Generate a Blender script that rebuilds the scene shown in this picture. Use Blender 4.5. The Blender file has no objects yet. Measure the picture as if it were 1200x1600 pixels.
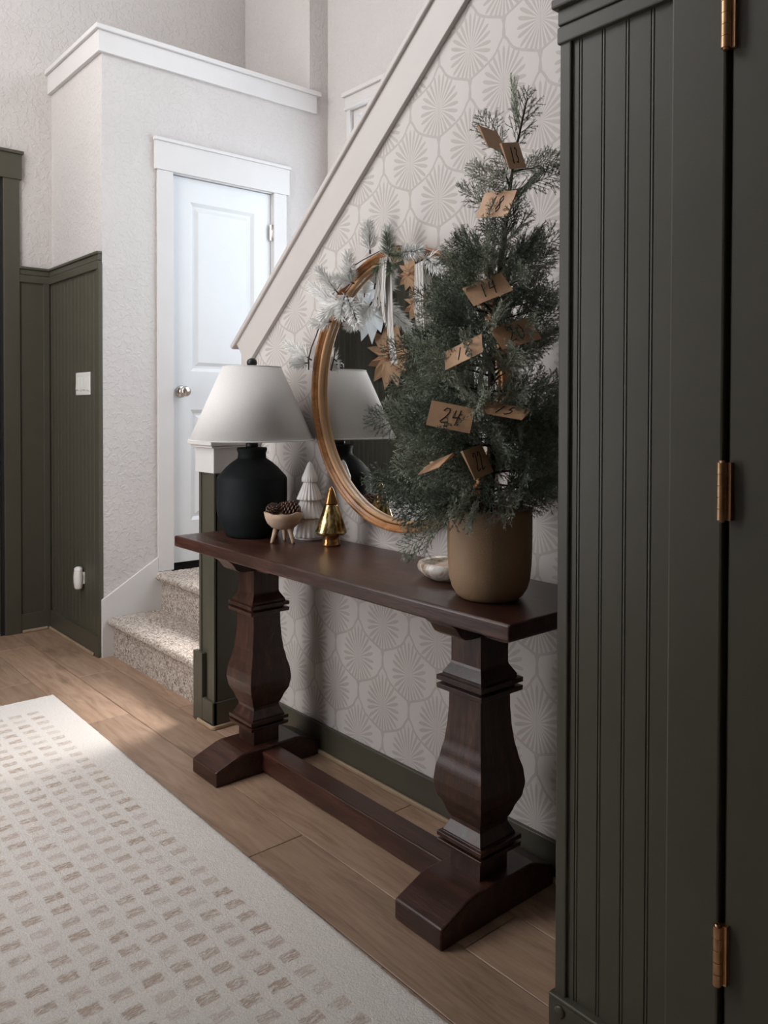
import bpy, math, random
from mathutils import Vector, Matrix
random.seed(11)
scene = bpy.context.scene
C = scene.collection

# ------------------------------------------------------------------ camera
FPX, YAW, PITCH, ROLL, CY = 1263.62, -0.861632, 0.0167033, 0.0023323, 657.8
CAMZ = 1.24
fw = Vector((math.sin(YAW)*math.cos(PITCH), math.cos(YAW)*math.cos(PITCH), -math.sin(PITCH)))
rt = Vector((math.cos(YAW), -math.sin(YAW), 0))
up = rt.cross(fw)
rt2 = math.cos(ROLL)*rt + math.sin(ROLL)*up
up2 = -math.sin(ROLL)*rt + math.cos(ROLL)*up
cd = bpy.data.cameras.new('camera')
cam = bpy.data.objects.new('camera', cd); C.objects.link(cam)
cam.matrix_world = Matrix(((rt2.x, up2.x, -fw.x, 0), (rt2.y, up2.y, -fw.y, 0), (rt2.z, up2.z, -fw.z, CAMZ), (0, 0, 0, 1)))
cd.sensor_fit = 'VERTICAL'; cd.sensor_height = 24.0; cd.lens = 24.0*FPX/1600.0
cd.shift_y = -(800.0-CY)/1600.0
cd.clip_start = 0.02
scene.camera = cam

# ------------------------------------------------------------------ world, daylight, exposure
w = bpy.data.worlds.new('daylight'); scene.world = w; w.use_nodes = True
bgn = w.node_tree.nodes['Background']
bgn.inputs[0].default_value = (0.80, 0.90, 1.0, 1); bgn.inputs[1].default_value = 1.7
scene.view_settings.view_transform = 'Standard'
scene.view_settings.look = 'None'
scene.view_settings.gamma = 1.0
scene.view_settings.use_curve_mapping = False
scene.view_settings.exposure = 0.78

def area(name, loc, aim, sx, sy, power, col):
    l = bpy.data.lights.new(name, 'AREA'); l.shape = 'RECTANGLE'; l.size = sx; l.size_y = sy
    l.energy = power; l.color = col
    o = bpy.data.objects.new(name, l); C.objects.link(o); o.location = loc
    o.rotation_euler = (Vector(aim)-Vector(loc)).to_track_quat('-Z', 'Y').to_euler()
    return o
# daylight by the stairwell window; the other area lamps and their windows are added
area('stairwell_daylight', (-2.86, 3.02, 2.15), (-2.86, 1.0, 1.9), 1.45, 1.4, 9.5, (0.76, 0.88, 1.0))
area('added_upper_stair_light', (-1.80, 3.02, 3.90), (-1.95, 0.0, 2.6), 1.3, 1.0, 26, (0.84, 0.92, 1.0))
sl = bpy.data.lights.new('hazy_sun', 'SUN'); sl.energy = 3.3; sl.angle = math.radians(16); sl.color = (1.0, 0.97, 0.95)
so = bpy.data.objects.new('hazy_sun', sl); C.objects.link(so); so.location = (-3.2, 6, 6)
so.rotation_euler = Vector((.17, -.99, -1.46)).to_track_quat('-Z', 'Y').to_euler()
area('added_high_light', (-3.10, -0.40, 3.50), (-3.10, 3.0, 3.0), 1.7, 1.75, 31, (1.0, 0.945, 0.90))
area('added_low_light', (-2.82, -0.40, 1.38), (-2.82, 3.0, 1.38), 0.95, 1.85, 15, (1.0, 0.93, 0.87))

# ------------------------------------------------------------------ helpers
class MB:
    def __init__(s): s.v = []; s.f = []; s.sm = []
    def add(s, vs, fs, smooth=False):
        n = len(s.v); s.v += [tuple(p) for p in vs]; s.f += [tuple(i+n for i in f) for f in fs]; s.sm += [smooth]*len(fs); return s
    def box(s, x0, x1, y0, y1, z0, z1):
        return s.add([(x0,y0,z0),(x1,y0,z0),(x1,y1,z0),(x0,y1,z0),(x0,y0,z1),(x1,y0,z1),(x1,y1,z1),(x0,y1,z1)],
                     [(3,2,1,0),(4,5,6,7),(0,1,5,4),(1,2,6,5),(2,3,7,6),(3,0,4,7)])
    def prism(s, pts, a, b, axis):
        def mk(p, t):
            return {'x': (t,p[0],p[1]), 'y': (p[0],t,p[1]), 'z': (p[0],p[1],t)}[axis]
        n = len(pts)
        vs = [mk(p,a) for p in pts]+[mk(p,b) for p in pts]
        fs = [tuple(range(n-1,-1,-1)), tuple(range(n,2*n))]+[(i,(i+1)%n,n+(i+1)%n,n+i) for i in range(n)]
        return s.add(vs, fs)
    def lathe(s, prof, n=48, cx=0, cy=0, smooth=True, ribs=0, ribamp=0.0):
        rows = []; vs = []; fs = []
        for (r, z, *rest) in prof:
            amp = rest[0] if rest else 0
            vs += [(cx+(r*(1+amp*math.cos(ribs*2*math.pi*k/n)))*math.cos(2*math.pi*k/n), cy+(r*(1+amp*math.cos(ribs*2*math.pi*k/n)))*math.sin(2*math.pi*k/n), z) for k in range(n)]
        for i in range(len(prof)-1):
            for k in range(n):
                fs.append((i*n+k, i*n+(k+1)%n, (i+1)*n+(k+1)%n, (i+1)*n+k))
        if prof[0][0] > 1e-5: fs.append(tuple(range(n-1,-1,-1)))
        if prof[-1][0] > 1e-5: fs.append(tuple((len(prof)-1)*n+k for k in range(n)))
        return s.add(vs, fs, smooth)
    def lathe_open(s, prof, n=48, smooth=True):
        vs = []; fs = []
        for (r, z) in prof: vs += [(r*math.cos(2*math.pi*k/n), r*math.sin(2*math.pi*k/n), z) for k in range(n)]
        m = len(prof)
        for i in range(m):
            for k in range(n):
                j = (i+1) % m
                fs.append((i*n+k, i*n+(k+1)%n, j*n+(k+1)%n, j*n+k))
        return s.add(vs, fs, smooth)
    def tube(s, pts, rad, n=6, cap=True, smooth=True):
        pts = [Vector(p) for p in pts]; m = len(pts)
        rads = rad if isinstance(rad, (list, tuple)) else [rad]*m
        vs = []; fs = []; prev = None
        for i, p in enumerate(pts):
            t = (pts[min(i+1,m-1)]-pts[max(i-1,0)]).normalized()
            if prev is None:
                a = Vector((0,0,1)) if abs(t.z) < .9 else Vector((1,0,0))
                u = t.cross(a).normalized()
            else:
                u = (prev - t*prev.dot(t)).normalized()
            prev = u; q = t.cross(u)
            vs += [p+(u*math.cos(2*math.pi*k/n)+q*math.sin(2*math.pi*k/n))*rads[i] for k in range(n)]
        for i in range(m-1):
            for k in range(n): fs.append((i*n+k, i*n+(k+1)%n, (i+1)*n+(k+1)%n, (i+1)*n+k))
        s.add(vs, fs, smooth)
        if cap:
            b = len(s.v)-len(vs)
            s.f += [tuple(b+i for i in range(n-1,-1,-1)), tuple(b+(m-1)*n+k for k in range(n))]; s.sm += [False, False]
        return s
    def sqstack(s, prof, cx, cy):          # square-section stack of (half width, z)
        vs = []; fs = []
        for h, z in prof: vs += [(cx-h,cy-h,z),(cx+h,cy-h,z),(cx+h,cy+h,z),(cx-h,cy+h,z)]
        for i in range(len(prof)-1):
            for k in range(4): fs.append((i*4+k, i*4+(k+1)%4, (i+1)*4+(k+1)%4, (i+1)*4+k))
        fs += [(3,2,1,0), tuple((len(prof)-1)*4+k for k in range(4))]
        return s.add(vs, fs)
    def sphere(s, c, r, n=16, m=10, sc=(1,1,1)):
        prof = [(r*math.sin(math.pi*i/m), -r*math.cos(math.pi*i/m)) for i in range(m+1)]
        vs = []; fs = []
        for (q, z) in prof: vs += [(c[0]+q*math.cos(2*math.pi*k/n)*sc[0], c[1]+q*math.sin(2*math.pi*k/n)*sc[1], c[2]+z*sc[2]) for k in range(n)]
        for i in range(m):
            for k in range(n): fs.append((i*n+k, i*n+(k+1)%n, (i+1)*n+(k+1)%n, (i+1)*n+k))
        return s.add(vs, fs, True)
    def mesh(s, name):
        me = bpy.data.meshes.new(name); me.from_pydata(s.v, [], s.f)
        me.polygons.foreach_set('use_smooth', s.sm); me.update(); return me
    def build(s, name, m, parent=None, bevel=0.0, seg=2):
        o = link(name, s.mesh(name), m, parent)
        if bevel:
            b = o.modifiers.new('bevel', 'BEVEL'); b.width = bevel; b.segments = seg; b.limit_method = 'ANGLE'; b.angle_limit = math.radians(35)
            b.harden_normals = False
        return o

def link(name, me, m, parent=None):
    if m is not None and not me.materials: me.materials.append(m)
    o = bpy.data.objects.new(name, me); C.objects.link(o)
    if parent: o.parent = parent
    return o
def empty(name, loc=(0,0,0)):
    o = bpy.data.objects.new(name, None); C.objects.link(o); o.location = loc; o.empty_display_size = .05; return o
def tag(o, label, cat, group=None):
    o['label'] = label; o['category'] = cat
    if group: o['group'] = group
    return o
def struct(o, label=None):
    o['kind'] = 'structure'
    if label: o['label'] = label
    return o

# ------------------------------------------------------------------ materials
class NT:
    def __init__(s, name):
        s.m = bpy.data.materials.new(name); s.m.use_nodes = True
        s.t = s.m.node_tree; s.b = s.t.nodes['Principled BSDF']
    def node(s, ty, **kw):
        n = s.t.nodes.new(ty)
        for k, v in kw.items(): setattr(n, k, v)
        return n
    def set(s, k, v):
        i = s.b.inputs[k]
        if hasattr(v, 'is_output'): s.t.links.new(v, i)
        elif isinstance(v, E): s.t.links.new(v.s, i)
        else: i.default_value = v
        return s
    def put(s, inp, v):
        if isinstance(v, E): s.t.links.new(v.s, inp)
        elif hasattr(v, 'is_output'): s.t.links.new(v, inp)
        else: inp.default_value = v
    def coord(s, kind='Object'):
        return s.node('ShaderNodeTexCoord').outputs[kind]
    def mapping(s, vec, scale=(1,1,1), rot=(0,0,0), loc=(0,0,0)):
        n = s.node('ShaderNodeMapping'); s.t.links.new(vec, n.inputs[0])
        n.inputs['Scale'].default_value = scale; n.inputs['Rotation'].default_value = rot; n.inputs['Location'].default_value = loc
        return n.outputs[0]
    def noise(s, vec, scale, detail=4, rough=.55, dist=0.0):
        n = s.node('ShaderNodeTexNoise'); s.t.links.new(vec, n.inputs['Vector'])
        n.inputs['Scale'].default_value = scale; n.inputs['Detail'].default_value = detail
        n.inputs['Roughness'].default_value = rough; n.inputs['Distortion'].default_value = dist
        return E(s, n.outputs[0])
    def ramp(s, fac, stops):
        n = s.node('ShaderNodeValToRGB'); s.put(n.inputs[0], fac)
        el = n.color_ramp.elements
        while len(el) < len(stops): el.new(.5)
        for e, (p, c) in zip(el, stops): e.position = p; e.color = (*c, 1)
        return n.outputs[0]
    def mix(s, fac, a, b, mode='MIX'):
        n = s.node('ShaderNodeMix', data_type='RGBA', blend_type=mode)
        s.put(n.inputs[0], fac); 
        for i, v in ((6, a), (7, b)):
            if isinstance(v, tuple): n.inputs[i].default_value = (*v, 1) if len(v) == 3 else v
            else: s.put(n.inputs[i], v)
        return n.outputs[2]
    def bump(s, h, strength=.3, dist=.01):
        n = s.node('ShaderNodeBump'); s.put(n.inputs['Height'], h)
        n.inputs['Strength'].default_value = strength; n.inputs['Distance'].default_value = dist
        s.t.links.new(n.outputs[0], s.b.inputs['Normal']); return s
class E:                                   # node arithmetic
    def __init__(s, nt, sock): s.nt = nt; s.s = sock
    def op(s, o, b=None, c=None):
        n = s.nt.node('ShaderNodeMath', operation=o); s.nt.put(n.inputs[0], s)
        if b is not None: s.nt.put(n.inputs[1], b)
        if c is not None: s.nt.put(n.inputs[2], c)
        return E(s.nt, n.outputs[0])
    def __add__(s, b): return s.op('ADD', b)
    def __sub__(s, b): return s.op('SUBTRACT', b)
    def __mul__(s, b): return s.op('MULTIPLY', b)
    def __truediv__(s, b): return s.op('DIVIDE', b)
    def rsub(s, a): return s.op('MULTIPLY_ADD', -1.0, a)
    def abs(s): return s.op('ABSOLUTE')
    def step(s, lo, hi):                   # smooth step lo..hi
        n = s.nt.node('ShaderNodeMapRange', interpolation_type='SMOOTHSTEP')
        s.nt.put(n.inputs[0], s); s.nt.put(n.inputs[1], lo); s.nt.put(n.inputs[2], hi); return E(s.nt, n.outputs[0])
def xyz(nt, vec):
    n = nt.node('ShaderNodeSeparateXYZ'); nt.t.links.new(vec, n.inputs[0]); return [E(nt, o) for o in n.outputs]

def plain(name, col, rough=.5, metal=0.0, var=.06, vscale=6, bump=0.0, bscale=60, spec=.5):
    n = NT(name); co = n.coord()
    f = n.noise(co, vscale, 4)
    c = tuple(col)
    n.set('Base Color', n.ramp(f, [(.3, tuple(max(0, x*(1-var)) for x in c)), (.7, tuple(min(1, x*(1+var)) for x in c))]))
    n.set('Roughness', rough).set('Metallic', metal).set('Specular IOR Level', spec)
    if bump: n.bump(n.noise(co, bscale, 3), bump, .004)
    return n.m
M = {}
M['trim'] = plain('white_trim_paint', (.60, .57, .555), .42, var=.02)
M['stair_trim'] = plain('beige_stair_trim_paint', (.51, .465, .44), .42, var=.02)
M['door'] = plain('white_door_paint', (.66, .66, .665), .4, var=.015)
M['green'] = plain('dark_green_paint', (.070, .063, .045), .42, var=.05, bump=.05, bscale=90)
M['dark'] = plain('dark_gap', (.01, .01, .01), .8)
M['brass'] = plain('brushed_brass', (.60, .36, .20), .28, 1.0, var=.15, vscale=30)
M['nickel'] = plain('satin_nickel', (.55, .50, .45), .25, 1.0)
M['shoe'] = plain('oak_shoe_molding', (.36, .26, .17), .5, var=.15, vscale=12)
M['black'] = plain('black_ceramic', (.0055, .0075, .0085), .7, var=.3, vscale=14, bump=.3, bscale=45, spec=.25)
M['blackmetal'] = plain('black_metal', (.012, .012, .012), .4)
M['ceramic'] = plain('white_ceramic', (.80, .76, .74), .38, var=.03)
M['pot'] = plain('tan_stoneware', (.34, .215, .125), .6, var=.10, vscale=9, bump=.25, bscale=220)
M['bowl'] = plain('beige_clay', (.50, .35, .25), .75, var=.12, vscale=25, bump=.3, bscale=120)
M['soil'] = plain('dark_soil', (.02, .016, .012), .9, bump=.6, bscale=80)
M['bark'] = plain('dark_bark', (.035, .024, .016), .8, bump=.4, bscale=120)
M['twig'] = plain('flocked_twig', (.05, .035, .03), .8)
M['cone'] = plain('pine_cone_scale', (.075, .032, .024), .5, var=.3, vscale=60)
M['conetip'] = plain('pine_cone_tip', (.30, .20, .15), .6, var=.3, vscale=60)
M['plastic'] = plain('white_plastic', (.70, .68, .64), .35, var=.02)
M['ink'] = plain('black_ink', (.012, .01, .01), .6)
M['kraft'] = plain('kraft_paper', (.54, .315, .18), .50, var=.10, vscale=18, bump=.1, bscale=200)
M['kraft_dark'] = plain('kraft_star_paper', (.60, .37, .22), .65, var=.10, vscale=14)
M['paper'] = plain('white_paper', (.82, .83, .84), .7, var=.02)
M['glass'] = None

n = NT('textured_wall_paint'); co = n.coord()
v1 = n.noise(co, 38, 3, .5, .6).step(.46, .60); v2 = n.noise(co, 120, 2)
n.set('Base Color', n.ramp(n.noise(co, 2.5, 3), [(.3, (.53, .490, .472)), (.7, (.56, .52, .50))])).set('Roughness', .62)
n.bump(v1 + v2*.25, .38, .005); M['wall'] = n.m
M['ceil'] = plain('ceiling_paint', (.72, .71, .70), .8)

# wallpaper: ogee trellis with palm fans
n = NT('palm_ogee_wallpaper'); X, Y, Z = xyz(n, n.coord())
WW, VV = .255, .2687
p = (X + 2.136)/WW; q = (Z - .404)/VV
th = q*(2*math.pi)
fwave = (th.op('COSINE')*1.28 + (th*3.0).op('SINE')*.22).op('MINIMUM', 1.0).op('MAXIMUM', -1.0)
h = fwave*.25 + .25
pm = (p - p.op('ROUND')).abs()
inside = pm.op('LESS_THAN', h)
slope = (th.op('SINE')*-1.28 + (th*3.0).op('COSINE')*.66)*(.25*WW*2*math.pi/VV)
line = ((pm - h).abs()*WW/(slope*slope + 1.0).op('SQRT')).step(.0030, .0048).rsub(1.0)
qa = q - q.op('ROUND'); qb0 = q - .5; qb = qb0 - qb0.op('ROUND')
lx = (inside*pm + inside.rsub(1.0)*(pm.rsub(.5)))*WW
lz = (inside*qa + inside.rsub(1.0)*qb)*VV + .012
ex = lx/.080; ez = lz/.103
ang = ez.op('ARCTAN2', ex)
rr = (ex*ex + ez*ez).op('SQRT')
jit = (ang*12.0).op('SINE')*.06
cw = (ang*24.0).op('COSINE')
dr = rr + jit - .62
thr = dr*dr*(dr*6.0 + 6.0) - .50
leaf = (cw - thr).step(0.0, .30)*(rr + jit).step(.96, 1.02).rsub(1.0)
core = (cw - .2).step(0.0, .5)*rr.step(.36, .5).rsub(1.0)*.6
spine = lx.step(.0010, .0022).rsub(1.0)*lz.abs().step(.10, .115).rsub(1.0)
mask = leaf.op('MAXIMUM', line).op('MAXIMUM', spine*.5).op('MAXIMUM', core)
co = n.coord()
wear = n.noise(co, 90, 3, .6)
mk = mask*(wear*.5 + .72)
base = n.ramp(n.noise(co, 3, 3), [(.3, (.53, .487, .463)), (.7, (.555, .51, .487))])
n.set('Base Color', n.mix(mk, base, (.415, .37, .345))).set('Roughness', .55)
n.bump(mask*-.6 + wear*.15, .25, .002); M['wallpaper'] = n.m

# oak planks
n = NT('oak_plank'); co = n.coord(); oi = n.node('ShaderNodeObjectInfo').outputs['Random']
comb = n.node('ShaderNodeCombineXYZ'); n.t.links.new(oi, comb.inputs[2])
vm = n.node('ShaderNodeVectorMath', operation='MULTIPLY_ADD'); n.t.links.new(comb.outputs[0], vm.inputs[0]); vm.inputs[1].default_value = (0, 0, 37); n.t.links.new(co, vm.inputs[2])
g1 = n.noise(n.mapping(vm.outputs[0], (1.6, 13, 1)), 2.2, 6, .62, 1.2)
g2 = n.noise(n.mapping(vm.outputs[0], (4, 110, 1)), 3, 3, .5)
kn = n.noise(n.mapping(vm.outputs[0], (2.2, 6, 1)), 1.6, 2).step(.60, .78)
cc = n.ramp(g1*.75 + g2*.25, [(.26, (.19, .115, .075)), (.48, (.35, .23, .158)), (.74, (.48, .335, .24))])
cc = n.mix(kn*.55, cc, (.13, .085, .06))
tone = n.ramp(E(n, oi), [(0, (.80, .79, .78)), (1, (1.12, 1.1, 1.08))])
n.set('Base Color', n.mix(1.0, cc, tone, 'MULTIPLY')).set('Roughness', g2*.12 + .36)
n.bump(g2, .08, .002); M['plank'] = n.m

# dark stained wood (grain along x or z)
def wood(name, sc, dark, mid, light, rough=.33):
    n = NT(name); co = n.coord()
    g1 = n.noise(n.mapping(co, sc), 3.0, 6, .6, .8); g2 = n.noise(n.mapping(co, tuple(a*6 for a in sc)), 3.5, 3)
    ds = n.noise(co, 5, 3).step(.50, .78)
    cc = n.ramp(g1*.7 + g2*.3, [(.30, dark), (.5, mid), (.72, light)])
    n.set('Base Color', n.mix(ds*.45, cc, dark)).set('Roughness', g1*.2 + (rough-.08))
    n.bump(g2*.6+g1*.5, .18, .003); return n.m
M['woodx'] = wood('walnut_top', (1.2, 12, 12), (.014, .0055, .004), (.046, .0155, .0095), (.115, .043, .027), .32)
M['woodz'] = wood('walnut_turned', (12, 12, 1.4), (.009, .0035, .0022), (.036, .0125, .0068), (.105, .041, .021), .32)
M['frame'] = wood('gilded_wood', (6, 6, 6), (.17, .062, .018), (.33, .135, .042), (.48, .23, .085), .3)
M['frame_lip'] = plain('gilded_lip', (.44, .25, .12), .35, var=.12)

# carpet, rug
n = NT('speckled_carpet'); co = n.coord()
s1 = n.noise(co, 130, 3, .7); s2 = n.noise(co, 45, 2)
n.set('Base Color', n.ramp(s1*.8 + s2*.2, [(.36, (.13, .095, .075)), (.46, (.38, .31, .26)), (.58, (.60, .53, .47)), (.70, (.76, .70, .64))])).set('Roughness', .95).set('Specular IOR Level', .1)
n.bump(s1, 1.0, .006); M['carpet'] = n.m
n = NT('woven_rug'); co = n.coord(); 
wob = n.noise(co, 24, 2); wob2 = n.noise(n.mapping(co, (1,1,1), loc=(5,3,1)), 24, 2)
fine = n.noise(n.mapping(co, (260, 60, 60)), 1.0, 3, .6)
X, Y, Z = xyz(n, co)
X2 = X + (wob - .5)*.012; Y2 = Y + (wob2 - .5)*.016
gx = (X2 + 2.439)/.0622; gy = (Y2 - .991)/.0672
ax = (gx - gx.op('ROUND')).abs(); ay = (gy - gy.op('ROUND')).abs()
cell = n.node('ShaderNodeTexWhiteNoise', noise_dimensions='2D'); cb = n.node('ShaderNodeCombineXYZ')
n.put(cb.inputs[0], gx.op('ROUND')); n.put(cb.inputs[1], gy.op('ROUND')); n.t.links.new(cb.outputs[0], cell.inputs['Vector'])
cv = E(n, cell.outputs[0])
dash = ax.step(.19, .28).rsub(1.0)*ay.step(.28, .37).rsub(1.0)*Y.step(1.03, 1.035).rsub(1.0)*Y.step(.10, .105)*X.step(-3.42, -3.40)
dash = dash*(cv*.55 + .40)*fine.step(.30, .62)
base = n.ramp(n.noise(co, 180, 3, .7), [(.3, (.69, .635, .585)), (.7, (.83, .775, .73))])
n.set('Base Color', n.mix(dash, base, (.47, .345, .26))).set('Roughness', .95).set('Specular IOR Level', .1)
n.bump(n.noise(co, 230, 3, .7)*1.0 - dash*.5, .8, .005); M['rug'] = n.m

# lamp shade linen
n = NT('linen_shade'); co = n.coord()
n.set('Base Color', n.ramp(n.noise(n.mapping(co, (1,1,4)), 160, 2), [(.3, (.66, .63, .61)), (.7, (.70, .67, .65))])).set('Roughness', .85)
n.bump(n.noise(n.mapping(co, (1,1,5)), 260, 2), .12, .002); M['shade'] = n.m
# mercury glass
n = NT('gold_mercury_glass'); co = n.coord()
s1 = n.noise(n.mapping(co, (1,1,.35)), 60, 5, .65).step(.40, .62)
n.set('Base Color', n.mix(s1, (.20, .125, .045), (.74, .56, .27))).set('Metallic', .9).set('Roughness', s1*.14 + .12)
n.bump(n.noise(n.mapping(co, (1,1,.25)), 70, 2), .3, .004); M['gold'] = n.m
n = NT('amber_glass'); co = n.coord()
n.set('Base Color', n.ramp(n.noise(co, 30), [(.3, (.20, .09, .03)), (.7, (.42, .22, .08))])).set('Metallic', .75).set('Roughness', .15); M['amber'] = n.m
n = NT('beige_marble'); co = n.coord()
s1 = n.noise(co, 16, 6, .65, 2.0)
n.set('Base Color', n.ramp(s1, [(.34, (.20, .12, .07)), (.46, (.52, .42, .33)), (.56, (.74, .68, .62)), (.7, (.82, .78, .74))])).set('Roughness', .25); M['marble'] = n.m
n = NT('mirror_silver'); co = n.coord()
n.set('Base Color', n.ramp(n.noise(co, 3), [(.3, (.84, .86, .85)), (.7, (.86, .88, .87))])).set('Metallic', 1.0).set('Roughness', .012); M['mirror'] = n.m
# foliage
def leafmat(name, cols):
    n = NT(name); oi = n.node('ShaderNodeObjectInfo').outputs['Random']; co = n.coord()
    f = n.noise(co, 40, 2)*.6 + E(n, oi)*.4
    n.set('Base Color', n.ramp(f, cols)).set('Roughness', .6).set('Specular IOR Level', .35); return n.m
M['juniper'] = leafmat('juniper_foliage', [(.25, (.085, .115, .082)), (.5, (.23, .265, .20)), (.75, (.48, .505, .42))])
M['needle'] = leafmat('flocked_needle', [(.2, (.66, .66, .64)), (.6, (.90, .89, .87))])
M['needle_green'] = leafmat('green_needle', [(.2, (.12, .16, .10)), (.7, (.26, .29, .20))])
# ribbon stripes across its own width (uv-less: object x)
n = NT('striped_ribbon'); at = n.node('ShaderNodeAttribute', attribute_name='stripe')
a = E(n, at.outputs['Fac'])
st = ((a*5.0).op('FRACT') - .5).abs().step(.13, .2).rsub(1.0)
n.set('Base Color', n.mix(st, (.70, .66, .62), (.16, .14, .14))).set('Roughness', .8); M['ribbon'] = n.m
n = NT('window_glass')
tr = n.node('ShaderNodeBsdfTransparent'); gl = n.node('ShaderNodeBsdfGlossy'); gl.inputs['Roughness'].default_value = .03
mx = n.node('ShaderNodeMixShader'); mx.inputs[0].default_value = .06
n.t.links.new(tr.outputs[0], mx.inputs[1]); n.t.links.new(gl.outputs[0], mx.inputs[2])
n.t.links.new(mx.outputs[0], n.t.nodes['Material Output'].inputs['Surface'])
M['glass'] = n.m

# ------------------------------------------------------------------ dimensions
XF, XD = -4.65, -3.925          # far wall with the front door; closet wall with the white door
YG, YW, YA, YB = 1.535, 1.72, 2.785, 2.918
YO = -0.30                      # opposite wall
ZC = 5.0
XR = -0.943                     # left corner of the closet on the right
YP = 1.252                      # its panelled face

# ------------------------------------------------------------------ floor planks
fl = struct(MB().box(XF-.1, 1.3, YO-.1, 3.1, -.06, -.006).build('floor', M['dark']), 'oak look plank floor')
PW, PL = .182, 1.22
gap = .0012
row = 0; y = YO
while y < YW:
    off = (row*0.47) % 1.0 * PL
    x = XF - off
    pw = min(PW, YW - y)
    while x < 1.2:
        x0, x1 = max(x, XF), min(x+PL, 1.2)
        if x1 - x0 > .03 and not (x1 < XF):
            hx, hy = (x1-x0)/2 - gap, pw/2 - gap
            m = MB(); b = .0014
            m.add([(-hx,-hy,-.008),(hx,-hy,-.008),(hx,hy,-.008),(-hx,hy,-.008),(-hx,-hy,-b),(hx,-hy,-b),(hx,hy,-b),(-hx,hy,-b),
                   (-hx+b,-hy+b,0),(hx-b,-hy+b,0),(hx-b,hy-b,0),(-hx+b,hy-b,0)],
                  [(0,1,5,4),(1,2,6,5),(2,3,7,6),(3,0,4,7),(4,5,9,8),(5,6,10,9),(6,7,11,10),(7,4,8,11),(8,9,10,11)])
            o = m.build('plank', M['plank'], fl); o.location = ((x0+x1)/2, y+pw/2, 0)
        x += PL
    y += PW; row += 1

# ------------------------------------------------------------------ walls
def wall(name, boxes, mat, label=None):
    m = MB()
    for b in boxes: m.box(*b)
    return struct(m.build(name, mat), label)
struct(MB().box(XF-.1, 1.3, YO-.1, 3.1, ZC, ZC+.1).build('ceiling', M['ceil']))
DY0, DY1, DZ0, DZ1 = 1.918, 2.522, .42, 2.449
wall('wall_left', [(XF-.1, XF, YO-.1, YB+.1, 0, ZC)], M['wall'], 'tall textured off white wall at the far end')
wall('wall_closet', [
    (XD-.1, XD, YG+.008, DY0-.02, 0, 3.09), (XD-.1, XD, DY1+.02, YB, 0, 3.09), (XD-.1, XD, DY0-.02, DY1+.02, DZ1+.01, 3.09),
    (XD-.1, XD, DY0-.02, DY1+.02, 0, .36),
    (XF, XD-.1, YG+.008, YG+.1, 0, 3.09), (XF, XD-.1, YG+.1, YB, 3.0, 3.09),
    (XF, XD, YA, YB, 3.09, ZC)], M['wall'], 'textured off white closet wall beside the white door')
WX0, WX1, WZ0, WZ1 = -3.69, -2.10, 1.40, 2.955
UX0, UX1, UZ0, UZ1 = -2.50, -1.10, 3.36, 4.44
wall('wall_stairwell', [(XF, WX0, YB, YB+.12, 0, 3.2), (WX1, 1.3, YB, YB+.12, 0, 3.2), (WX0, WX1, YB, YB+.12, 0, WZ0), (WX0, WX1, YB, YB+.12, WZ1, 3.2),
    (XF, UX0, YB, YB+.12, 3.2, ZC), (UX1, 1.3, YB, YB+.12, 3.2, ZC), (UX0, UX1, YB, YB+.12, 3.2, UZ0), (UX0, UX1, YB, YB+.12, UZ1, ZC)], M['wall'], 'stairwell wall with the window')
HX0, HX1, HZ0, HZ1 = -4.00, -2.20, 2.60, 4.40
KX0, KX1, KZ0, KZ1 = -3.32, -2.32, .42, 2.34
# opposite wall with openings for two added windows
wall('wall_opposite', [(XF, HX0, YO-.12, YO, 2.5, ZC), (HX1, 1.3, YO-.12, YO, 2.5, ZC), (HX0, HX1, YO-.12, YO, 2.5, HZ0), (HX0, HX1, YO-.12, YO, HZ1, ZC),
     (XF, KX0, YO-.12, YO, 0, 2.5), (KX1, 1.3, YO-.12, YO, 0, 2.5), (KX0, KX1, YO-.12, YO, 0, KZ0), (KX0, KX1, YO-.12, YO, KZ1, 2.5)], M['wall'], 'wall opposite the console table')
wall('wall_end', [(1.2, 1.3, YO, YB, 0, ZC)], M['green'])
wall('wall_right', [(XR+.006, 1.2, YP+.012, YB, 0, ZC)], M['green'], 'dark green closet wall beside the console table')

SL = .835
def diag(x): return 1.494 + (x + 2.948)*SL
XE = -2.905
wp = MB().prism([(XE, 0), (XR+.006, 0), (XR+.006, diag(XR)-.03), (XE, diag(XE)-.03)], YW, YW+.12, 'y').build('wall_wallpaper', M['wallpaper'])
struct(wp, 'stair half wall papered with palm fans in an ogee trellis')
# sloped white trim: face board and cap
ux, uz = 1/math.hypot(1, SL), SL/math.hypot(1, SL)
def sp(x0, perp, along=0):     # point on the cap line at x0, moved down perpendicular and along
    return (x0 + along*ux + perp*uz, diag(x0) + along*uz - perp*ux)
x_top = XR+.1
t1 = empty('trim_1', (0,0,0)); struct(t1, 'sloped white stair trim with a cap along the half wall')
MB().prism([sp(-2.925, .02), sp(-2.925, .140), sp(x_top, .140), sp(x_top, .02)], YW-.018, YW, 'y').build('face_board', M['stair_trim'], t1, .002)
MB().prism([sp(-2.95, 0), sp(-2.95, .021), sp(x_top, .021), sp(x_top, 0)], YW-.030, YW+.16, 'y').build('cap', M['stair_trim'], t1, .006, 3)

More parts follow.
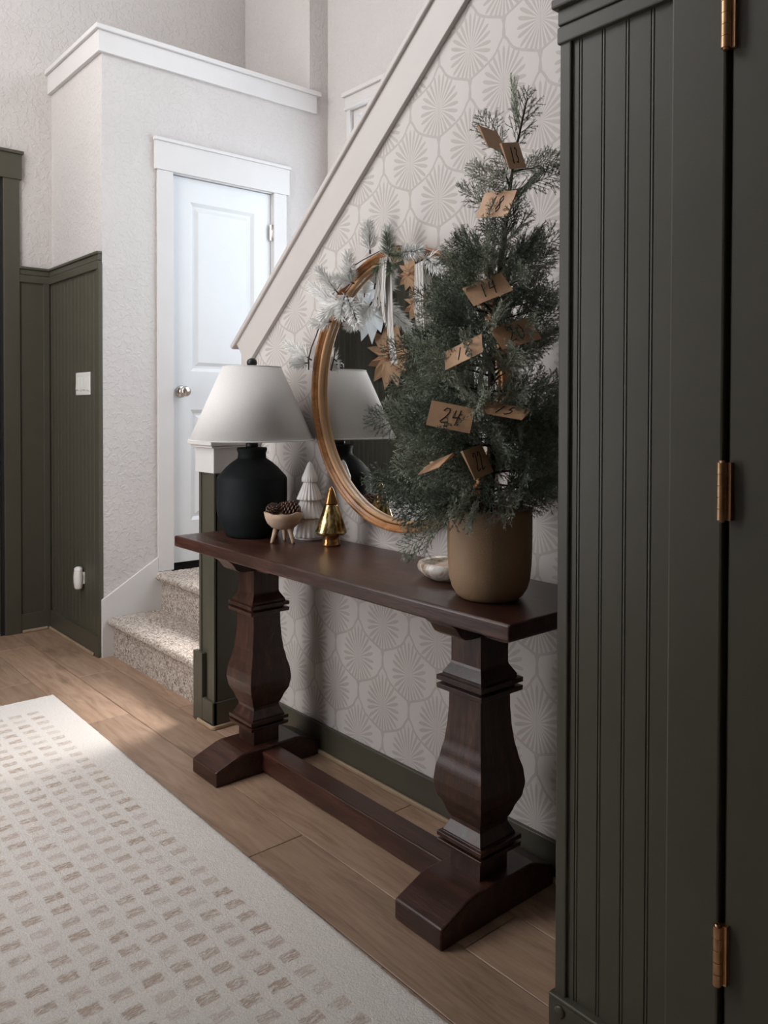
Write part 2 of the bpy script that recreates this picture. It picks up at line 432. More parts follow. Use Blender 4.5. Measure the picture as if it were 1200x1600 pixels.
# pony post at the foot of the half wall
pn = empty('pony_post', (XE, 1.528, 0)); struct(pn); pn.name = 'trim_2'; pn['label'] = 'short end post with a white cap block over dark green panelling'
def loc(m): 
    m.v = [(a-XE, b-1.528, c) for a, b, c in m.v]; return m
PX1 = -2.778
loc(MB().box(XE, PX1, 1.534, YW, 0, .985)).build('post_body', M['green'], pn, .002)
loc(MB().box(PX1-.052, PX1+.006, 1.526, 1.536, 0, .985).box(PX1-.004, PX1+.006, 1.526, YW, 0, .985)).build('corner_board', M['green'], pn, .002)
loc(MB().box(XE-.003, XE+.014, 1.529, 1.536, 0, .985)).build('batten', M['green'], pn, .001)
loc(MB().box(XE-.022, XE+.050, 1.512, 1.534, 0, .275)).build('skirt_end', M['green'], pn, .003)
loc(MB().box(XE, PX1+.014, 1.514, 1.53, 0, .102).box(PX1+.004, PX1+.014, 1.514, YW, 0, .102)).build('base_board', M['green'], pn, .002)
loc(MB().prism([(XE+.02,1.504),(PX1+.014,1.504),(PX1+.024,1.514),(PX1+.024,YW),(PX1+.014,YW),(PX1+.014,1.514),(XE+.02,1.514)], 0, .017, 'z')).build('shoe_molding', M['shoe'], pn, .005)
loc(MB().box(XE-.012, PX1+.008, 1.518, YW, .985, 1.082)).build('cap_block', M['trim'], pn, .002)
loc(MB().box(XE-.026, PX1+.022, 1.502, YW, 1.082, 1.092).box(XE-.034, PX1+.03, 1.494, YW, 1.092, 1.112)).build('cap', M['trim'], pn, .005, 3)

# white ledge on top of the closet
t3 = empty('trim_3', (0,0,0)); struct(t3, 'white ledge trim running round the top of the closet')
MB().box(XD, XD+.018, YG-.014, 2.825, 2.972, 3.075).box(XF, XD, YG-.014, YG+.008, 2.972, 3.075).build('face_board', M['trim'], t3, .002)
MB().box(XD-.14, XD+.032, YG-.03, 2.85, 3.075, 3.10).box(XF, XD-.14, YG-.03, YG+.12, 3.075, 3.10).build('cap', M['trim'], t3, .004)

# ------------------------------------------------------------------ white closet door
d1 = empty('door_1', (XD, (DY0+DY1)/2, DZ0)); struct(d1, 'white two panel closet door at the top of the steps')
def dl(m): 
    m.v = [(a-XD, b-(DY0+DY1)/2, c-DZ0) for a, b, c in m.v]; return m
def ring(m, x0, x1, outer, inner):    # bevelled frame in the yz plane: outer rect at x0, inner at x1
    (a0,a1,b0,b1), (c0,c1,e0,e1) = outer, inner
    o = [(x0,a0,b0),(x0,a1,b0),(x0,a1,b1),(x0,a0,b1)]; i = [(x1,c0,e0),(x1,c1,e0),(x1,c1,e1),(x1,c0,e1)]
    m.add(o+i, [(k,(k+1)%4,4+(k+1)%4,4+k) for k in range(4)])
leaf_x = XD - .012
slab = MB()
pan = [(2.022, 2.414, 1.43, 2.326), (2.022, 2.414, .637, 1.226)]
ys = [DY0, 2.022, 2.414, DY1]; zs = [DZ0, .637, 1.226, 1.43, 2.326, DZ1]
for i in range(3):
    for j in range(5):
        if i == 1 and j in (1, 3): continue
        slab.add([(leaf_x, ys[i], zs[j]), (leaf_x, ys[i+1], zs[j]), (leaf_x, ys[i+1], zs[j+1]), (leaf_x, ys[i], zs[j+1])], [(0,1,2,3)])
slab.add([(leaf_x-.035, DY0, DZ0), (leaf_x-.035, DY1, DZ0), (leaf_x-.035, DY1, DZ1), (leaf_x-.035, DY0, DZ1),
          (leaf_x, DY0, DZ0), (leaf_x, DY1, DZ0), (leaf_x, DY1, DZ1), (leaf_x, DY0, DZ1)], [(3,2,1,0),(0,1,5,4),(1,2,6,5),(2,3,7,6),(3,0,4,7)])
dl(slab).build('leaf', M['door'], d1)
for (a,b,c,e) in pan:
    m = MB()
    ring(m, leaf_x, leaf_x-.012, (a,b,c,e), (a+.018,b-.018,c+.018,e-.018))
    ring(m, leaf_x-.012, leaf_x-.012, (a+.018,b-.018,c+.018,e-.018), (a+.030,b-.030,c+.030,e-.030))
    ring(m, leaf_x-.012, leaf_x-.003, (a+.030,b-.030,c+.030,e-.030), (a+.048,b-.048,c+.048,e-.048))
    m.add([(leaf_x-.003,a+.048,c+.048),(leaf_x-.003,b-.048,c+.048),(leaf_x-.003,b-.048,e-.048),(leaf_x-.003,a+.048,e-.048)], [(0,1,2,3)])
    dl(m).build('panel', M['door'], d1)
dl(MB().box(XD-.1, XD+.002, DY0-.02, DY0-.003, .39, DZ1+.02).box(XD-.1, XD+.002, DY1+.003, DY1+.02, .39, DZ1+.02).box(XD-.1, XD+.002, DY0-.02, DY1+.02, DZ1+.004, DZ1+.02)).build('jamb', M['door'], d1)
dl(MB().box(XD-.09, XD-.06, DY0-.02, DY1+.02, .36, DZ1)).build('painted_closet_shade', M['dark'], d1)  # black sheet painted in for the darkness inside the closet
dl(MB().box(XD, XD+.016, 1.826, DY0-.006, .39, 2.458)).build('casing', M['trim'], d1, .002)
dl(MB().box(XD, XD+.016, DY1+.006, 2.614, .39, 2.458)).build('casing', M['trim'], d1, .002)
hd = dl(MB().box(XD, XD+.02, 1.812, 2.632, 2.458, 2.612)).build('header', M['trim'], d1, .002)
dl(MB().box(XD, XD+.028, 1.806, 2.638, 2.604, 2.622)).build('header_cap', M['trim'], d1, .003)
# knob
kb = MB()
kb.lathe([(.0, 0), (.030, 0), (.031, .006), (.024, .010), (.011, .012), (.010, .034), (.020, .040), (.027, .050), (.0275, .060), (.022, .069), (.0, .072)], 28)
kb.v = [(z, x, y) for x, y, z in kb.v]
k = kb.build('knob', M['nickel'], d1); k.location = (leaf_x-XD, 1.966-(DY0+DY1)/2, 1.322-DZ0)
for hz in (2.232, 1.43, .62):
    h_ = MB().tube([(0,0,-.045),(0,0,.045)], .007, 10).box(-.004, .001, -.018, .018, -.044, .044).build('hinge', M['nickel'], d1)
    h_.location = (.004, DY1+.003-(DY0+DY1)/2, hz-DZ0)

# ------------------------------------------------------------------ carpeted steps and landing
st = empty('stair_flight', (0,0,0)); struct(st); st.name = 'floor_stairs'; st['label'] = 'speckled beige carpeted steps and landing'
def carpet(name, prof, x0, x1):
    nx = 120; m = MB(); pts = []
    for i in range(len(prof)-1):
        a, b = Vector(prof[i]), Vector(prof[i+1]); k = max(1, int((b-a).length/.008))
        pts += [a.lerp(b, j/k) for j in range(k)]
    pts.append(Vector(prof[-1])); rr_ = random.Random(5)
    vs = []
    for i, p_ in enumerate(pts):
        t = (pts[min(i+1,len(pts)-1)]-pts[max(i-1,0)]).normalized(); nrm = Vector((-t.y, t.x))
        for k in range(nx+1):
            d = rr_.uniform(-.0022, .0022)
            vs.append((x0+(x1-x0)*k/nx, p_.x+nrm.x*d, p_.y+nrm.y*d))
    W = nx+1
    fs = [(i*W+k, i*W+k+1, (i+1)*W+k+1, (i+1)*W+k) for i in range(len(pts)-1) for k in range(nx)]
    m.add(vs, fs, True)
    return m.build(name, M['carpet'], st)
def nosing(y, z, r=.019): return [(y+r+r*math.cos(math.radians(a)), z-r+r*math.sin(math.radians(a))) for a in (250, 220, 190, 160, 130, 100)]
carpet('step', [(1.589, -.002), (1.587, .155)] + nosing(1.554, .195) + [(1.60, .195), (1.842, .195)], XD+.018, XE-.002)
carpet('step', [(1.842, .19), (1.842, .345)] + nosing(1.809, .385) + [(1.86, .385), (YB, .385)], XD+.016, XE-.002)
MB().box(XD, XE, 1.60, 1.85, 0, .185).box(XD, XE, 1.85, YB, 0, .37).box(XE, 1.2, YW+.12, YB, 0, .37).prism([(XE+.25, .37), (1.2, .37), (1.2, 3.2), (XE+.25+.03, .55)], YW+.12, YB, 'y').build('stair_base', M['carpet'], st)
# white stringer beside the steps
sk = MB().prism([(YG-.004, 0), (YG+.062, 0), (YG+.062, .16), (1.90, .16), (1.90, .388), (1.8255, .388), (1.8255, .466), (YG-.004, .288)], XD, XD+.016, 'x').build('trim_4', M['trim'], None, .002)
struct(sk, 'white skirt board rising beside the carpeted steps')

# ------------------------------------------------------------------ windows
def window(name, x0, x1, z0, z1, yin, s, label, c=.07, hh=.10):    # s=+1: glass lies towards +y from yin
    t = empty(name, (0,0,0)); struct(t, label)
    g = yin + s*.03
    fr = MB(); f = .032
    for b in ((x0, x0+f, z0, z1), (x1-f, x1, z0, z1), (x0+f, x1-f, z0, z0+f), (x0+f, x1-f, z1-f, z1)):
        fr.box(b[0], b[1], min(g-.02, g+.02), max(g-.02, g+.02), b[2], b[3])
    fr.build('window_frame', M['trim'], t, .003)
    xm = (x0+x1)/2
    MB().box(xm-.015, xm+.015, g-.014, g+.014, z0+f, z1-f).build('mullion', M['trim'], t)
    for a, b in ((x0+f, xm-.015), (xm+.015, x1-f)):
        MB().box(a, b, g-.003, g+.003, z0+f, z1-f).build('pane', M['glass'], t)
    ca = MB()
    y0, y1 = sorted((yin, yin - s*.018))
    ca.box(x0-c, x0, y0, y1, z0-c, z1).box(x1, x1+c, y0, y1, z0-c, z1).box(x0, x1, y0, y1, z0-c, z0)
    ca.build('casing', M['trim'], t, .002)
    MB().box(x0-c-.01, x1+c+.01, y0-(.004 if s > 0 else 0), y1+(.004 if s < 0 else 0), z1, z1+hh).build('header', M['trim'], t, .002)
    y2, y3 = sorted((yin, yin - s*.04))
    MB().box(x0-c-.022, x1+c+.022, y2, y3, z1+hh, z1+hh+.025).build('header_cap', M['trim'], t, .003)
    MB().box(x0-c-.012, x1+c+.012, *sorted((yin, yin - s*.03)), z1+.002, z1+.02).build('bead', M['trim'], t, .004)
    MB().box(x0, x1, *sorted((g-s*.02, yin)), z0-.005, z0+.004).build('sill', M['trim'], t)
window('window_1', WX0, WX1, WZ0, WZ1, YB, 1, 'white trimmed stairwell window half hidden by the sloped trim', .03, .078)
window('window_added_4', UX0, UX1, UZ0, UZ1, YB, 1, 'added upper stairwell window out of view')  # unseen, added to brighten the opposite wall
window('window_added_2', HX0, HX1, HZ0, HZ1, YO, -1, 'added wide high window above the entry')  # unseen, added to let light in from above
window('window_added_3', KX0, KX1, KZ0, KZ1, YO, -1, 'added tall window opposite the console table')  # unseen, added for low light on the table side

# ------------------------------------------------------------------ dark green panelling
def beadboards(x0, x1, z0, z1, yf, s, parent, n, mat):   # boards along x, face at yf, facing -y (s=-1) or +y (s=1)
    pw_ = (x1-x0)/n
    g, r = .0045, .004
    pts = [(g*.5, -.004), (g, 0), (pw_-g*2.2, 0), (pw_-g*1.8, -.004), (pw_-g*1.4, -.001), (pw_-g*.9, -.001), (pw_-g*.5, -.004), (pw_, -.006), (pw_, -.012), (0, -.012), (0, -.006)]
    P = [(a, d*s) for a, d in pts]
    me = MB().prism(P, z0, z1, 'z').mesh('bead_board')
    for i in range(n):
        o = link('bead_board', me, mat, parent); o.location = (x0+i*pw_, yf, 0)
# right: beside the table
rp = empty('wainscot', (XR, YP, 0)); struct(rp); rp.name = 'trim_5'; rp['label'] = 'dark green beadboard panelling beside the console table'
def part(m, name, mat, parent, bevel=0.0, seg=2):
    px_, py_, pz_ = parent.location
    m.v = [(a-px_, b-py_, c-pz_) for a, b, c in m.v]
    return m.build(name, mat, parent, bevel, seg)
bbp = rp
nB = 4; bx0, bx1 = -.916, -.712
pwid = .0490
pts = [(0, -.0005), (.0008, 0), (pwid-.0078, 0), (pwid-.0066, -.0024), (pwid-.0054, -.0004), (pwid-.0032, -.0001), (pwid-.0018, -.0006), (pwid-.0008, -.0026), (pwid, -.0026), (pwid, -.012), (0, -.012)]
me = MB().prism([(a, -d) for a, d in pts], .10, 1.93, 'z').mesh('bead_board')
me0 = MB().prism([(max(a, .026), -d) for a, d in pts[1:]], .10, 1.93, 'z').mesh('bead_board')
for i in range(5):
    o = link('bead_board', me if i else me0, M['green'], rp); o.location = (-.9005+(i-1)*pwid-XR, 0, 0)
part(MB().box(XR-.004, -.922, YP-.006, YP+.02, .10, 1.93), 'corner_board', M['green'], rp, .003)
part(MB().box(XR, -.905, YP+.005, YP+.014, .10, 1.93), 'backing', M['green'], rp)
part(MB().box(XR-.008, -.713, YP-.011, YP+.01, 1.921, 1.952), 'lower_rail', M['green'], rp, .003)
part(MB().box(XR-.008, -.713, YP-.009, YP+.01, 1.956, 1.986).box(XR-.008, -.713, YP-.004, YP+.01, 1.95, 1.958), 'upper_rail', M['green'], rp, .003)
part(MB().box(XR-.016, -.713, YP-.02, YP+.01, 1.986, 2.004), 'rail_cap', M['green'], rp, .004)
part(MB().box(XR-.012, -.713, YP-.014, YP+.01, 0, .115), 'base_board', M['green'], rp, .002)
part(MB().box(XR-.012, -.713, YP-.016, YP+.008, .115, .124), 'base_cap', M['green'], rp, .004, 3)
sc_ = MB().lathe([(.0, 0), (.011, 0), (.011, .002), (.008, .004), (.0, .0045)], 20); sc_.v = [(x, -z, y) for x, y, z in sc_.v]
o = sc_.build('screw_cap', M['green'], rp); o.location = (-.928-XR, -.0145, .099)
part(MB().box(-.712, -.619, YP-.018, YP+.012, 0, 2.75), 'casing', M['green'], rp, .004)
part(MB().box(-.622, -.600, YP+.003, YP+.012, 0, 2.75), 'jamb', M['green'], rp)
# closet door at the right edge
d2 = empty('door_2', (-.612, YP-.010, 0)); struct(d2, 'dark green closet door with brass hinges at the right edge')
part(MB().box(-.6125, .15, YP-.010, YP+.002, .01, 2.72), 'leaf', M['green'], d2, .003)
for z0, z1 in ((1.800, 1.89), (1.064, 1.155), (.326, .421)):
    hg = MB(); n5 = 5
    for i in range(n5):
        a = z0+(z1-z0)*i/n5; hg.tube([(-.6165, YP-.0245, a+.0004), (-.6165, YP-.0245, a+(z1-z0)/n5-.0004)], .0072, 28, smooth=False)
    hg.tube([(-.6165, YP-.0245, z0-.003), (-.6165, YP-.0245, z1+.003)], .0045, 10)
    hg.box(-.6165, -.604, YP-.020, YP-.0095, z0, z1)
    part(hg, 'hinge', M['brass'], d2)

# far left: wainscot on the closet side and on the front door wall
lp = empty('t', (XF, YG, 0)); struct(lp); lp.name = 'trim_6'; lp['label'] = 'dark green beadboard wainscot round the corner by the front door'
nb = 13; bw = (XD-.03-(XF+.02))/nb
pts2 = [(0, -.0005), (.0008, 0), (bw-.0078, 0), (bw-.0066, -.0010), (bw-.0054, -.0004), (bw-.0032, -.0001), (bw-.0018, -.0006), (bw-.0008, -.0010), (bw, -.0010), (bw, -.010), (0, -.010)]
me = MB().prism([(a, -d) for a, d in pts2], .09, 1.93, 'z').mesh('bead_board')
for i in range(nb):
    o = link('bead_board', me, M['green'], lp); o.location = (.02+i*bw, -.002, 0)
part(MB().box(XD-.03, XD+.002, YG-.012, YG+.008, .09, 1.945), 'corner_board', M['green'], lp, .002)
part(MB().box(XF, XD-.004, YG-.016, YG+.008, 1.918, 1.958), 'lower_rail', M['green'], lp, .003)
part(MB().box(XF, XD-.004, YG-.012, YG+.008, 1.96, 1.99).box(XF, XD-.002, YG-.02, YG+.008, 1.99, 2.004), 'upper_rail', M['green'], lp, .003)
part(MB().box(XF, XD+.0, YG-.018, YG+.004, 0, .103), 'base_board', M['green'], lp, .002)
part(MB().box(XF+.03, XD-.05, YG-.03, YG-.018, 0, .017), 'shoe_molding', M['shoe'], lp, .005)
part(MB().box(XF, XF+.008, 1.36, YG, .1, 1.93), 'panel', M['green'], lp)
part(MB().box(XF, XF+.016, YG-.045, YG-.012, .1, 1.93), 'stile', M['green'], lp, .002)
part(MB().box(XF, XF+.018, 1.362, YG-.012, 1.918, 1.958), 'lower_rail', M['green'], lp, .003)
part(MB().box(XF, XF+.014, 1.362, YG-.012, 1.96, 1.99).box(XF, XF+.022, 1.362, YG-.012, 1.99, 2.004), 'upper_rail', M['green'], lp, .003)
part(MB().box(XF, XF+.018, 1.362, YG-.018, 0, .103), 'base_board', M['green'], lp, .002)
part(MB().box(XF+.018, XF+.03, 1.37, YG-.03, 0, .017), 'shoe_molding', M['shoe'], lp, .005)
# front door
d3 = empty('door_3', (XF, .8, 0)); struct(d3, 'dark green front door frame at the left edge')
part(MB().box(XF, XF+.02, 1.283, 1.366, 0, 2.469), 'casing', M['green'], d3, .002)
part(MB().box(XF, XF+.02, .14, .225, 0, 2.469), 'casing', M['green'], d3, .002)
part(MB().box(XF, XF+.026, .12, 1.378, 2.469, 2.605), 'header', M['green'], d3, .002)
part(MB().box(XF, XF+.036, .11, 1.386, 2.605, 2.622), 'header_cap', M['green'], d3, .002)
part(MB().box(XF, XF+.005, 1.262, 1.283, 0, 2.469).box(XF, XF+.005, .225, .246, 0, 2.469), 'painted_shadow_strip', M['dark'], d3)  # shade between casing and leaf, painted as black strips
part(MB().box(XF, XF+.012, .247, 1.262, .012, 2.46), 'leaf', M['green'], d3, .002)
# wallpaper wall baseboard
bb = struct(MB().box(PX1+.01, XR+.004, YW-.014, YW, 0, .103).build('baseboard_wallpaper', M['green'], None, .002), 'dark green baseboard under the wallpaper')
part(MB().box(PX1+.02, XR+.002, YW-.026, YW-.014, 0, .015), 'shoe_molding', M['shoe'], bb, .004)
# opposite wall panelling (seen in the mirror)
op = empty('t', (XF, YO, 0)); struct(op); op.name = 'trim_7'; op['label'] = 'dark green beadboard wall opposite the mirror'
nb = 62; bw = .051
pts3 = [(.0025, .004), (.005, .008), (bw-.011, .008), (bw-.009, .0035), (bw-.007, .007), (bw-.0045, .007), (bw-.0025, .0035), (bw, .003), (bw, 0), (0, 0), (0, .003)]
me = MB().prism(pts3[::-1], .1, 2.34, 'z').mesh('bead_board')
for i in range(nb):
    if -3.42 < XF+.012+(i+1)*bw and XF+.012+i*bw < -2.22: continue
    o = link('bead_board', me, M['green'], op); o.location = (.007+i*bw, 0, 0)
part(MB().box(XF, XF+.018, YO, YO+.018, .1, 2.34), 'corner_board', M['green'], op)
part(MB().box(XF, -3.43, YO, YO+.02, 2.34, 2.42), 'rail', M['green'], op, .003)
part(MB().box(XF, -1.45, YO, YO+.016, 0, .12), 'base_board', M['green'], op, .003)
pts4 = [(b, a) for a, b in pts3]
me = MB().prism(pts4, .1, 2.34, 'z').mesh('bead_board')
for i in range(8):
    o = link('bead_board', me, M['green'], op); o.location = (0, .01+i*bw, 0)

# ------------------------------------------------------------------ rug
def rug():
    x0, x1, y0, y1, T = -3.55, .45, .0, 1.132, .011
    nx, ny = 620, 180; rr_ = random.Random(3); m = MB(); vs = []
    for j in range(ny+1):
        for i in range(nx+1):
            x = x0+(x1-x0)*i/nx; y = y0+(y1-y0)*j/ny
            e = min(i, nx-i, j, ny-j)
            z = T*min(1, (.35+e*.35)) + (rr_.uniform(-.0011, .0011) if e > 0 else 0)
            if e == 0: x += rr_.uniform(-.002, .002); y += rr_.uniform(-.002, .002); z = .001
            vs.append((x, y, z))
    W = nx+1
    m.add(vs, [(j*W+i, j*W+i+1, (j+1)*W+i+1, (j+1)*W+i) for j in range(ny) for i in range(nx)], True)
    o = m.build('area_rug', M['rug']); tag(o, 'cream woven rug with rows of small tan dashes on the floor', 'rug')
    o.rotation_euler = (0, 0, -.012)
rug()

# ------------------------------------------------------------------ console table
TX0, TX1, TY0, TY1, TZ = -2.654, -1.107, 1.298, 1.698, .785
tb = empty('console_table', ((TX0+TX1)/2, 1.498, 0)); tag(tb, 'dark walnut trestle console table with carved baluster legs', 'table')
part(MB().box(TX0, TX1, TY0, TY1, TZ-.039, TZ), 'table_top', M['woodx'], tb, .006, 3)
YC = 1.498
for xc in (-1.375, -2.414):
    prof = [(.050, .070), (.050, .142), (.073, .142), (.075, .153), (.062, .1535), (.062, .161), (.075, .1615), (.075, .1725), (.064, .173), (.064, .178), (.055, .196), (.051, .204), (.051, .214)]
    for i in range(1, 61):          # vase shaped bulb
        t = i/60; z = .214 + t*.318
        k = [(0, .053), (.08, .062), (.18, .0765), (.28, .0815), (.38, .0785), (.5, .069), (.62, .0615), (.75, .057), (.88, .0545), (1, .054)]
        for (a, ra), (b, rb) in zip(k, k[1:]):
            if a <= t <= b: prof.append((ra+(rb-ra)*(.5-.5*math.cos(math.pi*(t-a)/(b-a)))*.4+(rb-ra)*((t-a)/(b-a))*.6, z)); break
    prof += [(.055, .535), (.076, .5355), (.077, .5475), (.062, .548), (.062, .556), (.077, .5565), (.077, .5685), (.066, .569), (.066, .577), (.052, .600), (.0505, .606), (.0505, .700)]
    part(MB().sqstack(prof, xc, YC), 'leg', M['woodz'], tb, .0009, 1)
    ft = [(-.212, 0), (-.212, .049), (-.125, .082), (-.105, .086), (.105, .086), (.125, .082), (.200, .049), (.200, 0)]
    part(MB().prism([(YC+a, b) for a, b in ft], xc-.081, xc+.081, 'x'), 'foot', M['woodx'], tb, .005, 2)
    def ogee(L):
        r = [(-L, .747), (-L, .735), (-L+.012, .728), (-L+.03, .715), (-L+.045, .694), (-L+.062, .684), (-L+.08, .682)]
        return r + [(-a, b) for a, b in r[::-1]]
    part(MB().prism([(YC+a, b) for a, b in ogee(.160)], xc-.046, xc+.046, 'x'), 'cleat', M['woodz'], tb, .002)
    part(MB().prism([(xc+a, b) for a, b in ogee(.185)], YC-.040, YC+.040, 'y'), 'bracket', M['woodx'], tb, .002)
part(MB().box(-2.414+.05, -1.375-.05, YC-.036, YC+.036, .004, .072), 'stretcher', M['woodx'], tb, .004)

# ------------------------------------------------------------------ table lamp
L = empty('table_lamp', (-2.481, 1.512, TZ)); tag(L, 'table lamp with a black pottery jug base and white linen shade', 'lamp')
MB().lathe([(.0, 0), (.086, 0), (.092, .004), (.096, .016), (.108, .040), (.119, .070), (.1235, .095), (.124, .15), (.124, .196), (.1225, .206), (.119, .212), (.106, .226), (.092, .242), (.074, .258), (.060, .268), (.052, .273), (.050, .277),
            (.050, .281), (.049, .292), (.052, .300), (.054, .306), (.052, .312), (.040, .313), (.0, .312)], 64).build('base', M['black'], L)
MB().lathe([(0, .305), (.022, .305), (.022, .335), (.016, .337), (.016, .365), (0, .366)], 24).build('socket', M['blackmetal'], L)
MB().lathe_open([(.217, .338), (.219, .338), (.1025, .598), (.1005, .598)], 72).build('shade', M['shade'], L)
for r_, z_ in ((.2185, .3405), (.1022, .5965)):
    MB().tube([(r_*math.cos(2*math.pi*k/64), r_*math.sin(2*math.pi*k/64), z_) for k in range(65)], .0022, 6, False).build('shade_trim', M['shade'], L)
MB().tube([(0,0,.36),(0,0,.59)], .005, 8).tube([(-.1,0,.588),(.1,0,.588)], .0018, 6).tube([(0,-.1,.588),(0,.1,.588)], .0018, 6).build('harp', M['blackmetal'], L)
MB().lathe([(0, .585), (.007, .586), (.006, .598), (.016, .601), (.0185, .612), (.016, .622), (.008, .628), (0, .629)], 24).build('finial', M['blackmetal'], L)

# ------------------------------------------------------------------ white ceramic tree
T = empty('ceramic_tree', (-2.300, 1.634, TZ)); tag(T, 'ribbed white ceramic tree with four tiers, beside the lamp', 'ornament')
tiers = [(.057, .044, .006, .072), (.0545, .031, .072, .134), (.044, .020, .134, .196), (.027, .0, .196, .268)]
MB().lathe([(0, 0), (.052, 0), (.053, .006), (0, .007)], 48).build('base', M['ceramic'], T)
for r0, r1, z0, z1 in tiers:
    pr = [(r0*.86, z0, .02), (r0*.985, z0+.001, .05), (r0, z0+.004, .05)]
    for i in range(1, 9):
        t = i/8
        if r1 > 0: pr.append((r0+(r1-r0)*t, z0+.004+(z1-z0-.004)*t, .045))
        else: pr.append((max(.0, (r0)*(1-t)**.9 + .004*(1 if t < 1 else 0)), z0+.004+(z1-z0-.004)*t, .012*(1-t)))
    MB().lathe(pr, 120, ribs=20).build('tier', M['ceramic'], T)

# ------------------------------------------------------------------ gold mercury glass tree
T = empty('glass_tree', (-2.131, 1.60, TZ)); tag(T, 'gold mercury glass tree on a short round foot', 'ornament')
MB().lathe([(0, 0), (.031, 0), (.0325, .004), (.029, .012), (.0275, .024), (.029, .034), (.031, .038), (0, .039)], 40).build('foot', M['amber'], T)
MB().lathe([(0, .036), (.030, .036), (.046, .038), (.0515, .042), (.0525, .047), (.050, .055), (.040, .085), (.0305, .112), (.0235, .131), (.0215, .1365), (0, .1365)], 56).build('body', M['gold'], T)
MB().lathe([(0, .136), (.0225, .136), (.0235, .139), (.0225, .142), (.019, .153), (.013, .173), (.007, .189), (.002, .1945), (0, .195)], 40).build('peak', M['amber'], T)

# ------------------------------------------------------------------ footed bowl with pine cones
B = empty('footed_bowl', (-2.284, 1.514, TZ)); tag(B, 'small beige clay bowl on three peg legs', 'bowl')
prof_o = [(.0, .044), (.022, .045), (.040, .052), (.054, .066), (.061, .082), (.0655, .102)]
prof_i = [(.061, .1025), (.056, .082), (.048, .068), (.035, .057), (.0, .051)]
m = MB().lathe(prof_o+prof_i, 56); rr_ = random.Random(2)
m.v = [(x, y, z + (.0022*math.sin(3*math.atan2(y, x)+.6)+.0014*math.sin(7*math.atan2(y, x)) if z > .095 else 0)) for x, y, z in m.v]
m.build('bowl', M['bowl'], B)
for a in (140, 15, -95):
    c, s = math.cos(math.radians(a)), math.sin(math.radians(a))
    MB().tube([(.044*c, .044*s, .0), (.042*c, .042*s, .006), (.026*c, .026*s, .056)], [.0055, .006, .009], 12).build('leg', M['bowl'], B)
def pinecone(loc_, rot, size, label):
    t = empty('pinecone', loc_); t.rotation_euler = rot; tag(t, label, 'pinecone', 'pine cones in the clay bowl')
    MB().lathe([(0, -.5*size), (.2*size, -.4*size), (.26*size, -.1*size), (.2*size, .25*size), (.05*size, .5*size), (0, .5*size)], 16).build('core', M['cone'], t)
    sc1 = MB(); tip = MB(); k = 0; NS = 76
    for i in range(NS):
        u = i/NS; z = (-.46+.94*u)*size; r = size*(.42*math.sin(math.pi*min(1, .14+u*.80))**.85)
        a = i*2.39996; c, s = math.cos(a), math.sin(a); wd = size*.085*(1.15-.5*u); th_ = size*.028
        def P(rad, tt, dz): return (rad*c - tt*s, rad*s + tt*c, z+dz)
        r0 = r*.4; lift = size*.06
        sc1.add([P(r0,-wd*.4,-th_), P(r0,wd*.4,-th_), P(r,wd,lift-th_), P(r,-wd,lift-th_), P(r0,-wd*.4,th_), P(r0,wd*.4,th_), P(r,wd,lift+th_), P(r,-wd,lift+th_)],
                [(3,2,1,0),(4,5,6,7),(0,1,5,4),(1,2,6,5),(2,3,7,6),(3,0,4,7)])
        tip.add([P(r,-wd,lift-th_*.8), P(r,wd,lift-th_*.8), P(r,wd,lift+th_*.8), P(r,-wd,lift+th_*.8), P(r+size*.022,0,lift)], [(0,1,4),(1,2,4),(2,3,4),(3,0,4)])
    o1 = sc1.build('scales', M['cone'], t); o1['kind'] = 'stuff'
    o2 = tip.build('scale_tips', M['conetip'], t); o2['kind'] = 'stuff'
bx_, by_ = B.location.x, B.location.y
pinecone((bx_+.016, by_+.020, TZ+.112), (1.30, .15, -.70), .070, 'light tipped pine cone lying on the right side of the clay bowl')
pinecone((bx_-.020, by_-.028, TZ+.108), (1.0, .35, .9), .058, 'dark pine cone on the left side of the clay bowl')
pinecone((bx_-.036, by_+.022, TZ+.112), (.9, .5, .3), .044, 'small pine cone half hidden at the back of the clay bowl')

# ------------------------------------------------------------------ marble ring dish
D = empty('marble_dish', (-1.515, 1.535, TZ)); tag(D, 'round marble dish with a thick rim half hidden behind the tan pot', 'dish')
MB().lathe([(0, 0), (.052, 0), (.060, .004), (.074, .012), (.086, .024), (.089, .034), (.086, .043), (.077, .047), (.068, .043), (.060, .033), (.046, .026), (0, .024)], 64).build('body', M['marble'], D)
MB().lathe([(0, .0242), (.040, .0245), (.044, .028), (.040, .034), (.02, .036), (0, .036)], 40).build('inlay', M['bowl'], D)

# ------------------------------------------------------------------ mirror
MX, MZ, MR = -1.905, 1.295, .448
mr = empty('round_mirror', (MX, 1.72, MZ)); tag(mr, 'round mirror with a thin gilded wood frame on the wallpaper', 'mirror')
def circ(prof, n=128):                      # (radius, y offset towards the room)
    m = MB(); vs = []; fs = []; k = len(prof)
    for (r, d) in prof: vs += [(r*math.cos(2*math.pi*i/n), -d, r*math.sin(2*math.pi*i/n)) for i in range(n)]
    for a in range(k):
        b = (a+1) % k
        for i in range(n): fs.append((a*n+i, b*n+i, b*n+(i+1)%n, a*n+(i+1)%n))
    return m.add(vs, fs, True)
circ([(MR-.022, .004), (MR-.001, .004), (MR, .007), (MR, .040), (MR-.002, .043), (MR-.009, .043), (MR-.012, .040), (MR-.014, .034), (MR-.020, .033), (MR-.022, .029)]).build('frame', M['frame'], mr)
circ([(MR-.026, .005), (MR-.020, .005), (MR-.020, .022), (MR-.026, .022)]).build('groove', M['dark'], mr)
